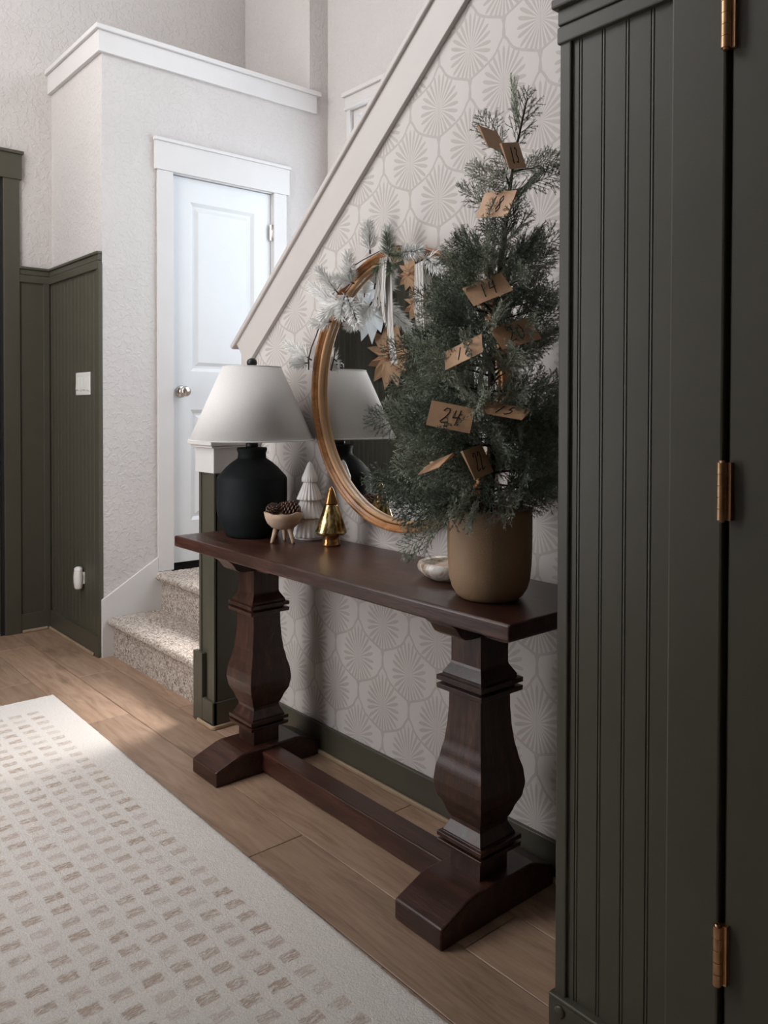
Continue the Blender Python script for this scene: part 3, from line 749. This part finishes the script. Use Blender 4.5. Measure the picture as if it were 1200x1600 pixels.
circ([(MR-.036, .010), (MR-.025, .010), (MR-.0245, .029), (MR-.026, .0325), (MR-.033, .0325), (MR-.036, .028)]).build('inner_lip', M['frame_lip'], mr)
g = MB(); n_ = 128
g.add([((MR-.030)*math.cos(2*math.pi*i/n_), -.013, (MR-.030)*math.sin(2*math.pi*i/n_)) for i in range(n_)]+[((MR-.030)*math.cos(2*math.pi*i/n_), -.008, (MR-.030)*math.sin(2*math.pi*i/n_)) for i in range(n_)],
      [tuple(range(n_)), tuple(range(2*n_-1, n_-1, -1))]+[(i, n_+i, n_+(i+1)%n_, (i+1)%n_) for i in range(n_)])
g.build('glass', M['mirror'], mr)

# ------------------------------------------------------------------ flocked pine garland on the mirror
G = empty('pine_garland', (MX, 1.67, MZ+MR)); tag(G, 'flocked white pine garland draped over the top left of the mirror', 'garland')
def sprig_mesh(seed, L_, nl, dens, tipw=.0011):
    r = random.Random(seed); m = MB(); nn = int(L_*dens)
    for i in range(nn):
        t = i/nn; z = L_*(.12+.88*t); a = r.uniform(0, 2*math.pi)
        ll = nl*(1-.35*t)*r.uniform(.75, 1.1); el = math.radians(r.uniform(15, 55) + 20*t)
        d = Vector((math.cos(a)*math.cos(el), math.sin(a)*math.cos(el), math.sin(el)))
        p0 = Vector((0,0,z)); p1 = p0+d*ll*.55+Vector((0,0,.001)); p2 = p0+d*ll+Vector((0,0,ll*.12))
        sd = d.cross(Vector((r.uniform(-1,1), r.uniform(-1,1), r.uniform(-1,1)))).normalized()*tipw
        m.add([p0-sd*.6, p0+sd*.6, p1+sd, p1-sd, p2], [(0,1,2,3),(3,2,4)])
    return m.mesh('needles')
sm = [sprig_mesh(s, .085, .038, 4200, .0010) for s in range(3)]
sg = sprig_mesh(9, .075, .040, 2000, .0009)
def sprig(base, tip, k, scale=1.0, green=False, ndl=None):
    base, tip = Vector(base), Vector(tip)
    o = MB().tube([(0,0,0), (0,0,.05), (0,0,.088)], [.0022, .0018, .001], 6).build('sprig', M['twig'], G)
    o.location = base - G.location; d = tip-base; o.rotation_mode = 'QUATERNION'
    o.rotation_quaternion = d.to_track_quat('Z', 'Y'); o.scale = (scale, scale, d.length/.088)
    nd = link('needles', sg if green else sm[k % 3], M['needle_green'] if green else M['needle'], o); nd['kind'] = 'stuff'
gy = 1.652
spr = [((-1.995,gy,1.730), (-1.990,gy-.012,1.825), 1.15), ((-2.105,gy,1.640), (-2.098,gy-.01,1.742), 1.15), ((-1.90,gy,1.690), (-1.875,gy-.03,1.785), 1.1),
       ((-2.16,gy,1.575), (-2.285,gy-.02,1.655), 1.2), ((-2.13,gy-.01,1.60), (-2.215,gy-.03,1.545), 1.2), ((-2.11,gy-.01,1.62), (-2.085,gy-.05,1.535), 1.2),
       ((-2.10,gy-.012,1.605), (-1.990,gy-.055,1.505), 1.2), ((-2.16,gy,1.62), (-2.205,gy-.05,1.70), 1.0), ((-2.315,gy,1.405), (-2.43,gy-.02,1.462), 1.15), ((-2.325,gy-.01,1.395), (-2.385,gy-.03,1.395), 1.0),
       ((-1.86,gy,1.712), (-1.735,gy-.03,1.700), 1.1), ((-1.75,gy,1.690), (-1.635,gy-.03,1.625), 1.1), ((-2.10,gy,1.655), (-2.045,gy-.04,1.69), .9), ((-2.2,gy,1.53), (-2.28,gy-.02,1.53), 1.0), ((-2.05,gy-.02,1.64),(-2.10,gy-.06,1.66),1.0)]
for k, (a, b, s_) in enumerate(spr): sprig(a, b, k, s_*1.12)
for k, (a, b) in enumerate((((-1.88,gy-.012,1.70), (-1.84,gy-.05,1.64)), ((-1.90,gy-.012,1.70), (-1.93,gy-.045,1.655)), ((-1.87,gy-.015,1.71), (-1.80,gy-.045,1.69)), ((-1.89,gy-.01,1.70), (-1.86,gy-.05,1.77)))): sprig(a, b, k, .9, True)
sp_pts = []
for k in range(23):
    a = math.radians(170 - k*5.2); sp_pts.append((MX+(MR-.005)*math.cos(a)-G.location.x, -.012-.006*math.sin(k*1.3), MZ+(MR-.005)*math.sin(a)-G.location.z))
MB().tube(sp_pts, [.0024-.00005*k for k in range(23)], 7).build('stem', M['twig'], G)
cn = MB().sphere((0,0,0), .012, 10, 8, (1, 1, 1.3))
o = cn.build('bud', M['cone'], G); o.location = (-1.655-MX, -.03, 1.662-(MZ+MR))

def ribbon(name, pts, width, label, twist=0.0):
    m = bpy.data.meshes.new(name); vs = []; fs = []; at_ = []; NW = 11
    pts = [Vector(p) for p in pts]; base = pts[0].copy()
    for i, p_ in enumerate(pts):
        t = (pts[min(i+1,len(pts)-1)]-pts[max(i-1,0)]).normalized()
        s_ = Vector((math.cos(twist*i), -math.sin(twist*i), 0)); s_ = (s_ - t*s_.dot(t)).normalized()
        for k in range(NW):
            vs.append(p_ - base + s_*width*(k/(NW-1)-.5) + Vector((0, -.0012*math.sin(k*2.0), 0))); at_.append(k/(NW-1))
    for i in range(len(pts)-1):
        for k in range(NW-1): fs.append((i*NW+k, i*NW+k+1, (i+1)*NW+k+1, (i+1)*NW+k))
    m.from_pydata(vs, [], fs); a_ = m.attributes.new('stripe', 'FLOAT', 'POINT'); a_.data.foreach_set('value', at_)
    return m, base
def ribbon_part(name, pts, width, parent, twist=0.0):
    m, base = ribbon(name, pts, width, '', twist); o = link(name, m, M['ribbon'], parent); o.location = base - parent.location
    sd = o.modifiers.new('thickness', 'SOLIDIFY'); sd.thickness = .0012
    return o
def hang(x0, z0, x1, z1, y0, n=26, sway=.006):
    return [(x0+(x1-x0)*t + sway*math.sin(t*5), y0 - .012*math.sin(t*math.pi) - .006*t, z0+(z1-z0)*t) for t in [i/(n-1) for i in range(n)]]
r1 = empty('ribbon', (-1.88, 1.63, 1.705)); tag(r1, 'striped white ribbon with a long loop hanging over the left of the mirror', 'ribbon', 'striped ribbons on the mirror')
ribbon_part('tail', hang(-1.885, 1.70, -1.838, 1.372, 1.632), .030, r1)
ribbon_part('tail', hang(-1.892, 1.70, -1.875, 1.50, 1.624), .026, r1, .02)
lp_ = [(-1.900-.034*math.sin(math.pi*t)*(1 if t < .5 else 1)+.03*(t), 1.622, 1.70-.155*math.sin(math.pi*min(1, t*1.0))) for t in [i/30 for i in range(31)]]
lp_ = []
for i in range(31):
    t = i/30
    if t < .45: lp_.append((-1.905-.028*(t/.45), 1.622, 1.70-.13*(t/.45)))
    elif t < .6:
        a = math.pi*(t-.45)/.15; lp_.append((-1.922-.011*math.cos(a), 1.620, 1.57-.018*math.sin(a)))
    else: lp_.append((-1.911+.020*((t-.6)/.4), 1.618, 1.57+.13*((t-.6)/.4)))
ribbon_part('loop', lp_, .012, r1)
r2 = empty('ribbon', (-1.745, 1.63, 1.66)); tag(r2, 'striped white ribbon hanging beside the tree, right of the looped one', 'ribbon', 'striped ribbons on the mirror')
ribbon_part('tail', hang(-1.752, 1.665, -1.730, 1.48, 1.632), .022, r2)
ribbon_part('tail', hang(-1.735, 1.665, -1.695, 1.400, 1.626), .026, r2, .015)

# ------------------------------------------------------------------ potted tree
PT = empty('potted_tree', (-1.305, 1.455, TZ)); tag(PT, 'faux juniper tree in a tan stoneware pot', 'potted tree')
MB().lathe([(0, 0), (.062, 0), (.070, .002), (.080, .010), (.090, .026), (.0965, .048), (.0995, .078), (.1012, .12), (.1015, .205), (.1005, .2155), (.0985, .217), (.0955, .2155), (.0945, .20), (.0945, .17), (0, .168)], 72).build('pot', M['pot'], PT)
MB().lathe([(0, .172), (.03, .173), (.093, .170), (.0935, .165)], 32).build('soil', M['soil'], PT)
trunk_pts = [(0,0,.165), (.004,.0,.35), (.0,.004,.55), (.006,.012,.72), (.018,.030,.88), (.028,.048,1.05), (.045,.078,1.20)]
def trunk_at(z):
    for a, b in zip(trunk_pts, trunk_pts[1:]):
        if a[2] <= z <= b[2]:
            t = (z-a[2])/(b[2]-a[2]); return Vector((a[0]+(b[0]-a[0])*t, a[1]+(b[1]-a[1])*t, z))
    return Vector(trunk_pts[-1]) if z > 1 else Vector(trunk_pts[0])
MB().tube(trunk_pts, [.011, .010, .009, .007, .005, .0035, .0015], 10).build('trunk', M['bark'], PT)
def spray_mesh(seed, L_=.15):
    r = random.Random(seed); m = MB(); zz = L_*.06; side = 1
    m.tube([(0,0,0), (0,.002,L_*.5), (0,0,L_)], [.0016, .0012, .0006], 4, False)
    def needles(p0, p1, ll, step):
        d = p1-p0; ln = d.length; d = d/ln; k = int(ln/step)
        a = d.cross(Vector((0,1,0)))
        if a.length < .1: a = d.cross(Vector((1,0,0)))
        a.normalize(); b = d.cross(a)
        for i in range(k+1):
            p_ = p0+d*(ln*i/max(1,k)); an = r.uniform(0, 6.283)
            for sgn in (0, math.pi):
                u = a*math.cos(an+sgn)+b*math.sin(an+sgn)*.75
                e = (d*r.uniform(.7, 1.1)+u).normalized()*ll*r.uniform(.7, 1.15)
                wv = e.cross(Vector((r.uniform(-1,1), r.uniform(-1,1), r.uniform(-1,1)))).normalized()*.00115
                m.add([p_-wv, p_+wv, p_+e], [(0,1,2)])
    while zz < L_*.97:
        t = zz/L_; bl = L_*.42*(math.sin(math.pi*min(1, .22+.8*t)))**.8*r.uniform(.75, 1.1)+.006
        an = r.uniform(-.5, .5)+(0 if side > 0 else math.pi)
        el = math.radians(r.uniform(38, 55))
        d = Vector((math.cos(an)*math.cos(el), math.sin(an)*math.cos(el)*.8, math.sin(el))).normalized()
        p0 = Vector((0,0,zz)); p1 = p0+d*bl+Vector((0,0,bl*.12))
        m.tube([p0, p1], [.0009, .0005], 3, False)
        needles(p0, p1, .0085, .0036)
        if bl > .028:                              # forked twiglets
            for q_ in (.35, .62):
                ps = p0.lerp(p1, q_); sg_ = r.choice((-1, 1)); ax = Vector((-d.z, 0, d.x))
                dd = (d+ax*sg_*.75+Vector((0, r.uniform(-.4, .4), 0))).normalized(); pe = ps+dd*bl*.42
                m.tube([ps, pe], [.0006, .0004], 3, False); needles(ps, pe, .0075, .0038)
        side = -side; zz += L_*.048*r.uniform(.85, 1.2)
    needles(Vector((0,0,L_*.9)), Vector((0,0,L_*1.04)), .008, .003)
    return m.mesh('spray')
SPR = [spray_mesh(s) for s in range(5)]
rb = random.Random(21)
def add_branch(z, az, length, el, nspray, sz=1.0, start=.25):
    p0 = trunk_at(z); d = Vector((math.cos(az)*math.cos(el), math.sin(az)*math.cos(el), math.sin(el)))
    droop = Vector((0,0,-.10*length)); pts = [p0 + d*length*t + droop*t*t for t in (0, .25, .5, .75, 1)]
    br = MB().tube([p-p0 for p in pts], [.0032, .0028, .0022, .0016, .001], 5).build('branch', M['bark'], PT); br.location = p0
    for i in range(nspray):
        t = start+(1-start)*(i+.5)/nspray if nspray > 1 else .6
        p_ = p0 + d*length*t + droop*t*t
        sd = Vector((-math.sin(az), math.cos(az), 0))*(1 if i % 2 else -1)
        if i == nspray-1: dirv = d + Vector((0,0,rb.uniform(-.1, .25)))
        else: dirv = d*.75 + sd*rb.uniform(.35, .85) + Vector((0,0,rb.uniform(-.35, .5)))
        o = link('spray', SPR[rb.randrange(5)], M['juniper'], br); o.location = p_-p0
        q_ = dirv.to_track_quat('Z', 'X'); o.rotation_mode = 'QUATERNION'
        from mathutils import Quaternion
        o.rotation_quaternion = q_ @ Quaternion((0,0,1), rb.uniform(-.9, .9))
        k_ = sz*rb.uniform(.78, 1.08); o.scale = (k_, k_, k_)
def reach(z):      # crown radius against height above the table
    k = [(.20, .15), (.26, .20), (.34, .215), (.46, .205), (.58, .19), (.70, .165), (.80, .115), (.88, .07), (.96, .085), (1.05, .10), (1.1, .08)]
    for (a, ra), (b, rb_) in zip(k, k[1:]):
        if a <= z <= b: return ra+(rb_-ra)*(z-a)/(b-a)
    return .06
NB = 66; total = 0
for i in range(NB):
    u = i/(NB-1); z = .225 + .60*(u**1.0)
    az = i*2.39996+.4
    R_ = reach(z)*rb.uniform(.8, 1.05)
    p0 = trunk_at(z)
    room = (XR-.03) - (PT.location.x+p0.x)     # keep clear of the closet side
    if math.cos(az) > 0.2: R_ = min(R_, room/math.cos(az)-.05)
    wallroom = (1.66) - (PT.location.y+p0.y)
    if math.sin(az) > .2: R_ = min(R_, wallroom/math.sin(az)-.03)
    low = z < .5
    add_branch(z, az, max(.05, R_-.075), rb.uniform(-.15, .35) if low else rb.uniform(.1, .6), 4 if low else 3, .95 if low else .8)
# airy top
for z, az, ln, el, ns, sz in ((.84, 2.6, .05, .5, 2, .7), (.86, -.5, .05, .6, 2, .7), (.90, 3.9, .06, .7, 2, .75), (.95, 3.4, .06, .75, 2, .8), (.97, .2, .05, .25, 2, .75), (.98, 5.2, .05, .5, 2, .8), (1.0, 2.2, .05, .7, 2, .7), (1.03, 4.2, .05, .9, 1, .8), (1.02, 1.0, .06, .3, 2, .7), (.93, 5.9, .06, .3, 2, .7)):
    add_branch(z, az, ln, el, ns, sz)
o = link('spray', SPR[1], M['juniper'], PT); o.location = trunk_at(1.07); o.rotation_euler = (-.18, .22, .9); o.scale = (.8, .8, 1.12)
o = link('spray', SPR[3], M['juniper'], PT); o.location = trunk_at(1.12); o.rotation_euler = (-.12, .30, 2.4); o.scale = (.7, .7, 1.0)
# low trailing branch in front of the mirror and feelers to the left
for (z, az, ln, el, ns, sz) in ((.25, math.radians(202), .16, -.55, 4, .85), (.30, math.radians(205), .19, -.05, 5, 1.0), (.40, math.radians(212), .20, .18, 5, 1.0), (.50, math.radians(205), .17, .1, 4, 1.0), (.62, math.radians(200), .15, .1, 4, .95), (.55, math.radians(225), .15, .2, 4, .95), (.68, math.radians(215), .12, .25, 4, .9), (.24, math.radians(250), .13, -.1, 4, .9), (.25, math.radians(290), .12, -.1, 4, .9), (.45, math.radians(190), .18, .05, 4, 1.0)):
    add_branch(z, az, ln, el, ns, sz)

# ------------------------------------------------------------------ numbered envelopes
ENV = {
 'e13': ((-1.2029,1.4176,1.8099),(-0.184,0.947,0.265),(-0.155,-0.294,0.943),0.080,0.060),
 'edge': ((-1.2544,1.4040,1.8564),(-0.238,0.965,0.112),(-0.354,-0.194,0.915),0.090,0.055),
 'pale2': ((-1.2477,1.4072,1.7070),(0.990,-0.017,-0.137),(0.135,0.345,0.929),0.099,0.065),
 'e14': ((-1.2336,1.3649,1.5071),(0.577,0.722,0.383),(-0.697,0.190,0.691),0.095,0.067),
 'e20': ((-1.1897,1.4101,1.4077),(0.437,0.858,0.269),(-0.646,0.091,0.758),0.098,0.067),
 'pale5': ((-1.2569,1.3114,1.3646),(0.844,0.358,0.400),(-0.536,0.520,0.665),0.096,0.067),
 'e24': ((-1.2393,1.2538,1.2205),(0.721,0.667,-0.190),(-0.302,0.548,0.780),0.096,0.068),
 'e15': ((-1.1692,1.3500,1.2342),(0.908,0.388,-0.160),(-0.317,0.883,0.345),0.102,0.068),
 'e22': ((-1.2029,1.3040,1.1227),(-0.315,0.944,0.102),(-0.350,-0.215,0.912),0.100,0.067),
 'pale9': ((-1.2833,1.2482,1.1141),(0.946,-0.180,0.269),(-0.003,0.825,0.565),0.096,0.051),
}
DIG = {'1': [[(.5,1),(.5,0)]], '2': [[(.1,.8),(.3,1),(.65,.98),(.75,.75),(.5,.4),(.1,.08),(.25,.02),(.9,.12)]],
       '4': [[(.2,.95),(.12,.45),(.85,.52)], [(.72,1.0),(.62,0)]], '0': [[(.5,1),(.15,.7),(.12,.3),(.4,0),(.75,.2),(.8,.65),(.5,1)]],
       '3': [[(.15,.9),(.5,1),(.7,.8),(.4,.55),(.75,.35),(.55,.03),(.15,.1)]], '5': [[(.8,1),(.3,.98),(.25,.6),(.65,.6),(.75,.25),(.45,0),(.15,.1)]],
       '6': [[(.65,1),(.25,.55),(.2,.2),(.5,0),(.72,.22),(.5,.42),(.22,.25)]], '8': [[(.5,.5),(.2,.78),(.5,1),(.75,.78),(.45,.5),(.2,.2),(.5,0),(.78,.22),(.5,.5)]]}
def envelope(key, text, label):
    c, r_, u_, w_, h_ = ENV[key]
    r_ = Vector(r_).normalized(); u_ = Vector(u_); u_ = (u_ - r_*u_.dot(r_)).normalized(); n_ = r_.cross(u_)
    t = empty('envelope', c); t.matrix_world = Matrix(((r_.x,u_.x,n_.x,c[0]),(r_.y,u_.y,n_.y,c[1]),(r_.z,u_.z,n_.z,c[2]),(0,0,0,1)))
    tag(t, label, 'envelope', 'numbered kraft envelopes on the tree')
    m = MB(); a, b = w_/2, h_/2
    m.add([(-a,-b,0),(a,-b,0),(a,b,0),(-a,b,0),(-a,-b,-.0012),(a,-b,-.0012),(a,b,-.0055),(-a,b,-.0055),(-a,-b,-.0004),(a,-b,-.0004),(a,b,-.0006),(-a,b,-.0006)],
          [(0,1,2,3),(7,6,5,4),(8,9,10,11),(0,8,9,1),(0,4,7,3),(1,2,6,5)])
    m.build('pocket', M['kraft'], t)
    MB().add([(-a,b,-.0056),(a,b,-.0056),(a*.15,b*-.05,-.0085),(-a*.15,b*-.05,-.0085),(-a,b,-.0062),(a,b,-.0062),(a*.15,b*-.05,-.0091),(-a*.15,b*-.05,-.0091)],
             [(0,1,2,3),(7,6,5,4),(0,4,5,1),(1,5,6,2),(2,6,7,3),(3,7,4,0)]).build('flap', M['kraft'], t)
    if text:
        m = MB(); hh = h_*.62; ww = hh*.55; x = -ww*len(text)/2
        for ch in text:
            for st_ in DIG[ch]:
                m.tube([(x+ww*(px_*.85)+py_*.006, (py_-.5)*hh, .0006) for px_, py_ in st_], .0011, 5)
            x += ww
        m.build('number', M['ink'], t)
envelope('e13', '13', 'kraft envelope near the tree tip, half covered by twigs')
envelope('edge', '', 'kraft envelope tilted almost edge on at the tree tip')
envelope('pale2', '18', 'pale envelope catching the light below the tree tip')
envelope('e14', '14', 'kraft envelope numbered 14 on the upper tree')
envelope('e20', '20', 'kraft envelope numbered 20 at the right of the tree')
envelope('pale5', '16', 'pale envelope crossed by twigs in the middle of the tree')
envelope('e24', '24', 'kraft envelope numbered 24 at the left of the tree')
envelope('e15', '15', 'kraft envelope lying nearly flat to the right of number 24')
envelope('e22', '22', 'kraft envelope hanging upright below number 24')
envelope('pale9', '', 'pale envelope sliver lowest on the left of the tree')

# ------------------------------------------------------------------ switch plate and plug-in
S_ = empty('light_switch', (-4.150, YG-.002, 1.358)); tag(S_, 'white four gang rocker switch plate on the green wainscot', 'switch')
MB().box(-.098, .098, -.006, .0, -.058, .058).build('plate', M['plastic'], S_, .003)
for k in range(4):
    x = -.069+k*.046
    MB().prism([(-.0062, -.034), (-.012, -.034 if k % 2 else -.030), (-.0075, .034), (-.0062, .034)], x-.0165, x+.0165, 'x').build('rocker', M['plastic'], S_, .001)
PI_ = empty('plug_in', (-4.165, YG-.002, .36)); tag(PI_, 'white plug in air freshener low on the green wainscot', 'plug-in')
MB().lathe([(0, -.055), (.020, -.055), (.025, -.046), (.029, -.02), (.030, .01), (.027, .034), (.022, .05), (.015, .056), (0, .057)], 28).build('body', M['plastic'], PI_)
PI_.children[0].scale = (1, .8, 1); PI_.children[0].location = (0, -.026, 0)
MB().lathe([(.021, .03), (.024, .032), (.022, .045), (.014, .051), (0, .0525)], 24).build('vent_cap', M['ceramic'], PI_)
PI_.children[1].scale = (1.1, .9, 1.12); PI_.children[1].location = (0, -.026, 0)
MB().box(-.022, .022, -.012, 0, -.03, .03).build('plug', M['plastic'], PI_, .002)

# ------------------------------------------------------------------ what the mirror shows: paper stars and a low cabinet opposite
def star(loc_, R_, npts, mat, depth, label, group=None, kind='paper_star'):
    t = empty(kind, loc_); tag(t, label, 'paper star', group)
    rr_ = random.Random(int(R_*1000)+npts)
    for k in range(npts):
        a0 = 2*math.pi*k/npts; da = math.pi/npts
        def P(r, a, y): return (r*math.cos(a), y, r*math.sin(a))
        j = rr_.uniform(.9, 1.08)
        vs = [P(.02*R_, a0, .012), P(.62*R_, a0-da*.98, .008), P(R_*j, a0, depth*.5), P(.62*R_, a0+da*.98, .008), P(.55*R_, a0, depth),
              P(.25*R_, a0-da*.9, depth*.8), P(.25*R_, a0+da*.9, depth*.8)]
        MB().add(vs, [(0,5,4),(0,4,6),(5,1,2),(5,2,4),(4,2,6),(6,2,3),(0,1,5),(0,6,3)]).build('point', mat, t)
    MB().sphere((0, depth*.7, 0), R_*.10, 12, 8).build('hub', mat, t)
yo = YO+.009
star((-4.225, yo, 1.60), .235, 11, M['kraft_dark'], .09, 'large kraft paper star reflected low in the mirror', 'paper stars opposite the mirror')
star((-4.315, yo+.10, 1.93), .25, 13, M['paper'], .08, 'large white paper star reflected above the kraft star', 'paper stars opposite the mirror')
star((-4.035, yo, 2.14), .12, 10, M['kraft_dark'], .05, 'small kraft paper star reflected at the top of the mirror', 'paper stars opposite the mirror')
star((-3.96, yo, 1.93), .12, 9, M['kraft_dark'], .06, 'small kraft paper star reflected beside the white star', 'paper stars opposite the mirror')
cb_ = empty('low_cabinet', (-4.0, YO+.13, 0)); tag(cb_, 'low white cabinet reflected at the bottom of the mirror', 'cabinet')
part(MB().box(-4.48, -3.5, YO+.022, YO+.23, .06, .60), 'body', M['trim'], cb_, .003)
part(MB().box(-4.50, -3.48, YO+.022, YO+.25, .60, .63), 'top', M['trim'], cb_, .003)
for x0, x1 in ((-4.475, -3.995), (-3.985, -3.505)):
    dd = part(MB().box(x0, x1, YO+.23, YO+.248, .07, .595), 'door', M['trim'], cb_, .003)
    xk = x1-.04 if x0 < -4.2 else x0+.04
    kk = MB().sphere((xk-cb_.location.x, YO+.258-cb_.location.y, .42), .012, 12, 8).build('knob', M['brass'], dd)
for x in (-4.46, -3.52):
    for y in (YO+.04, YO+.21): part(MB().box(x-.02, x+.02, y-.015, y+.015, 0, .06), 'leg', M['trim'], cb_)
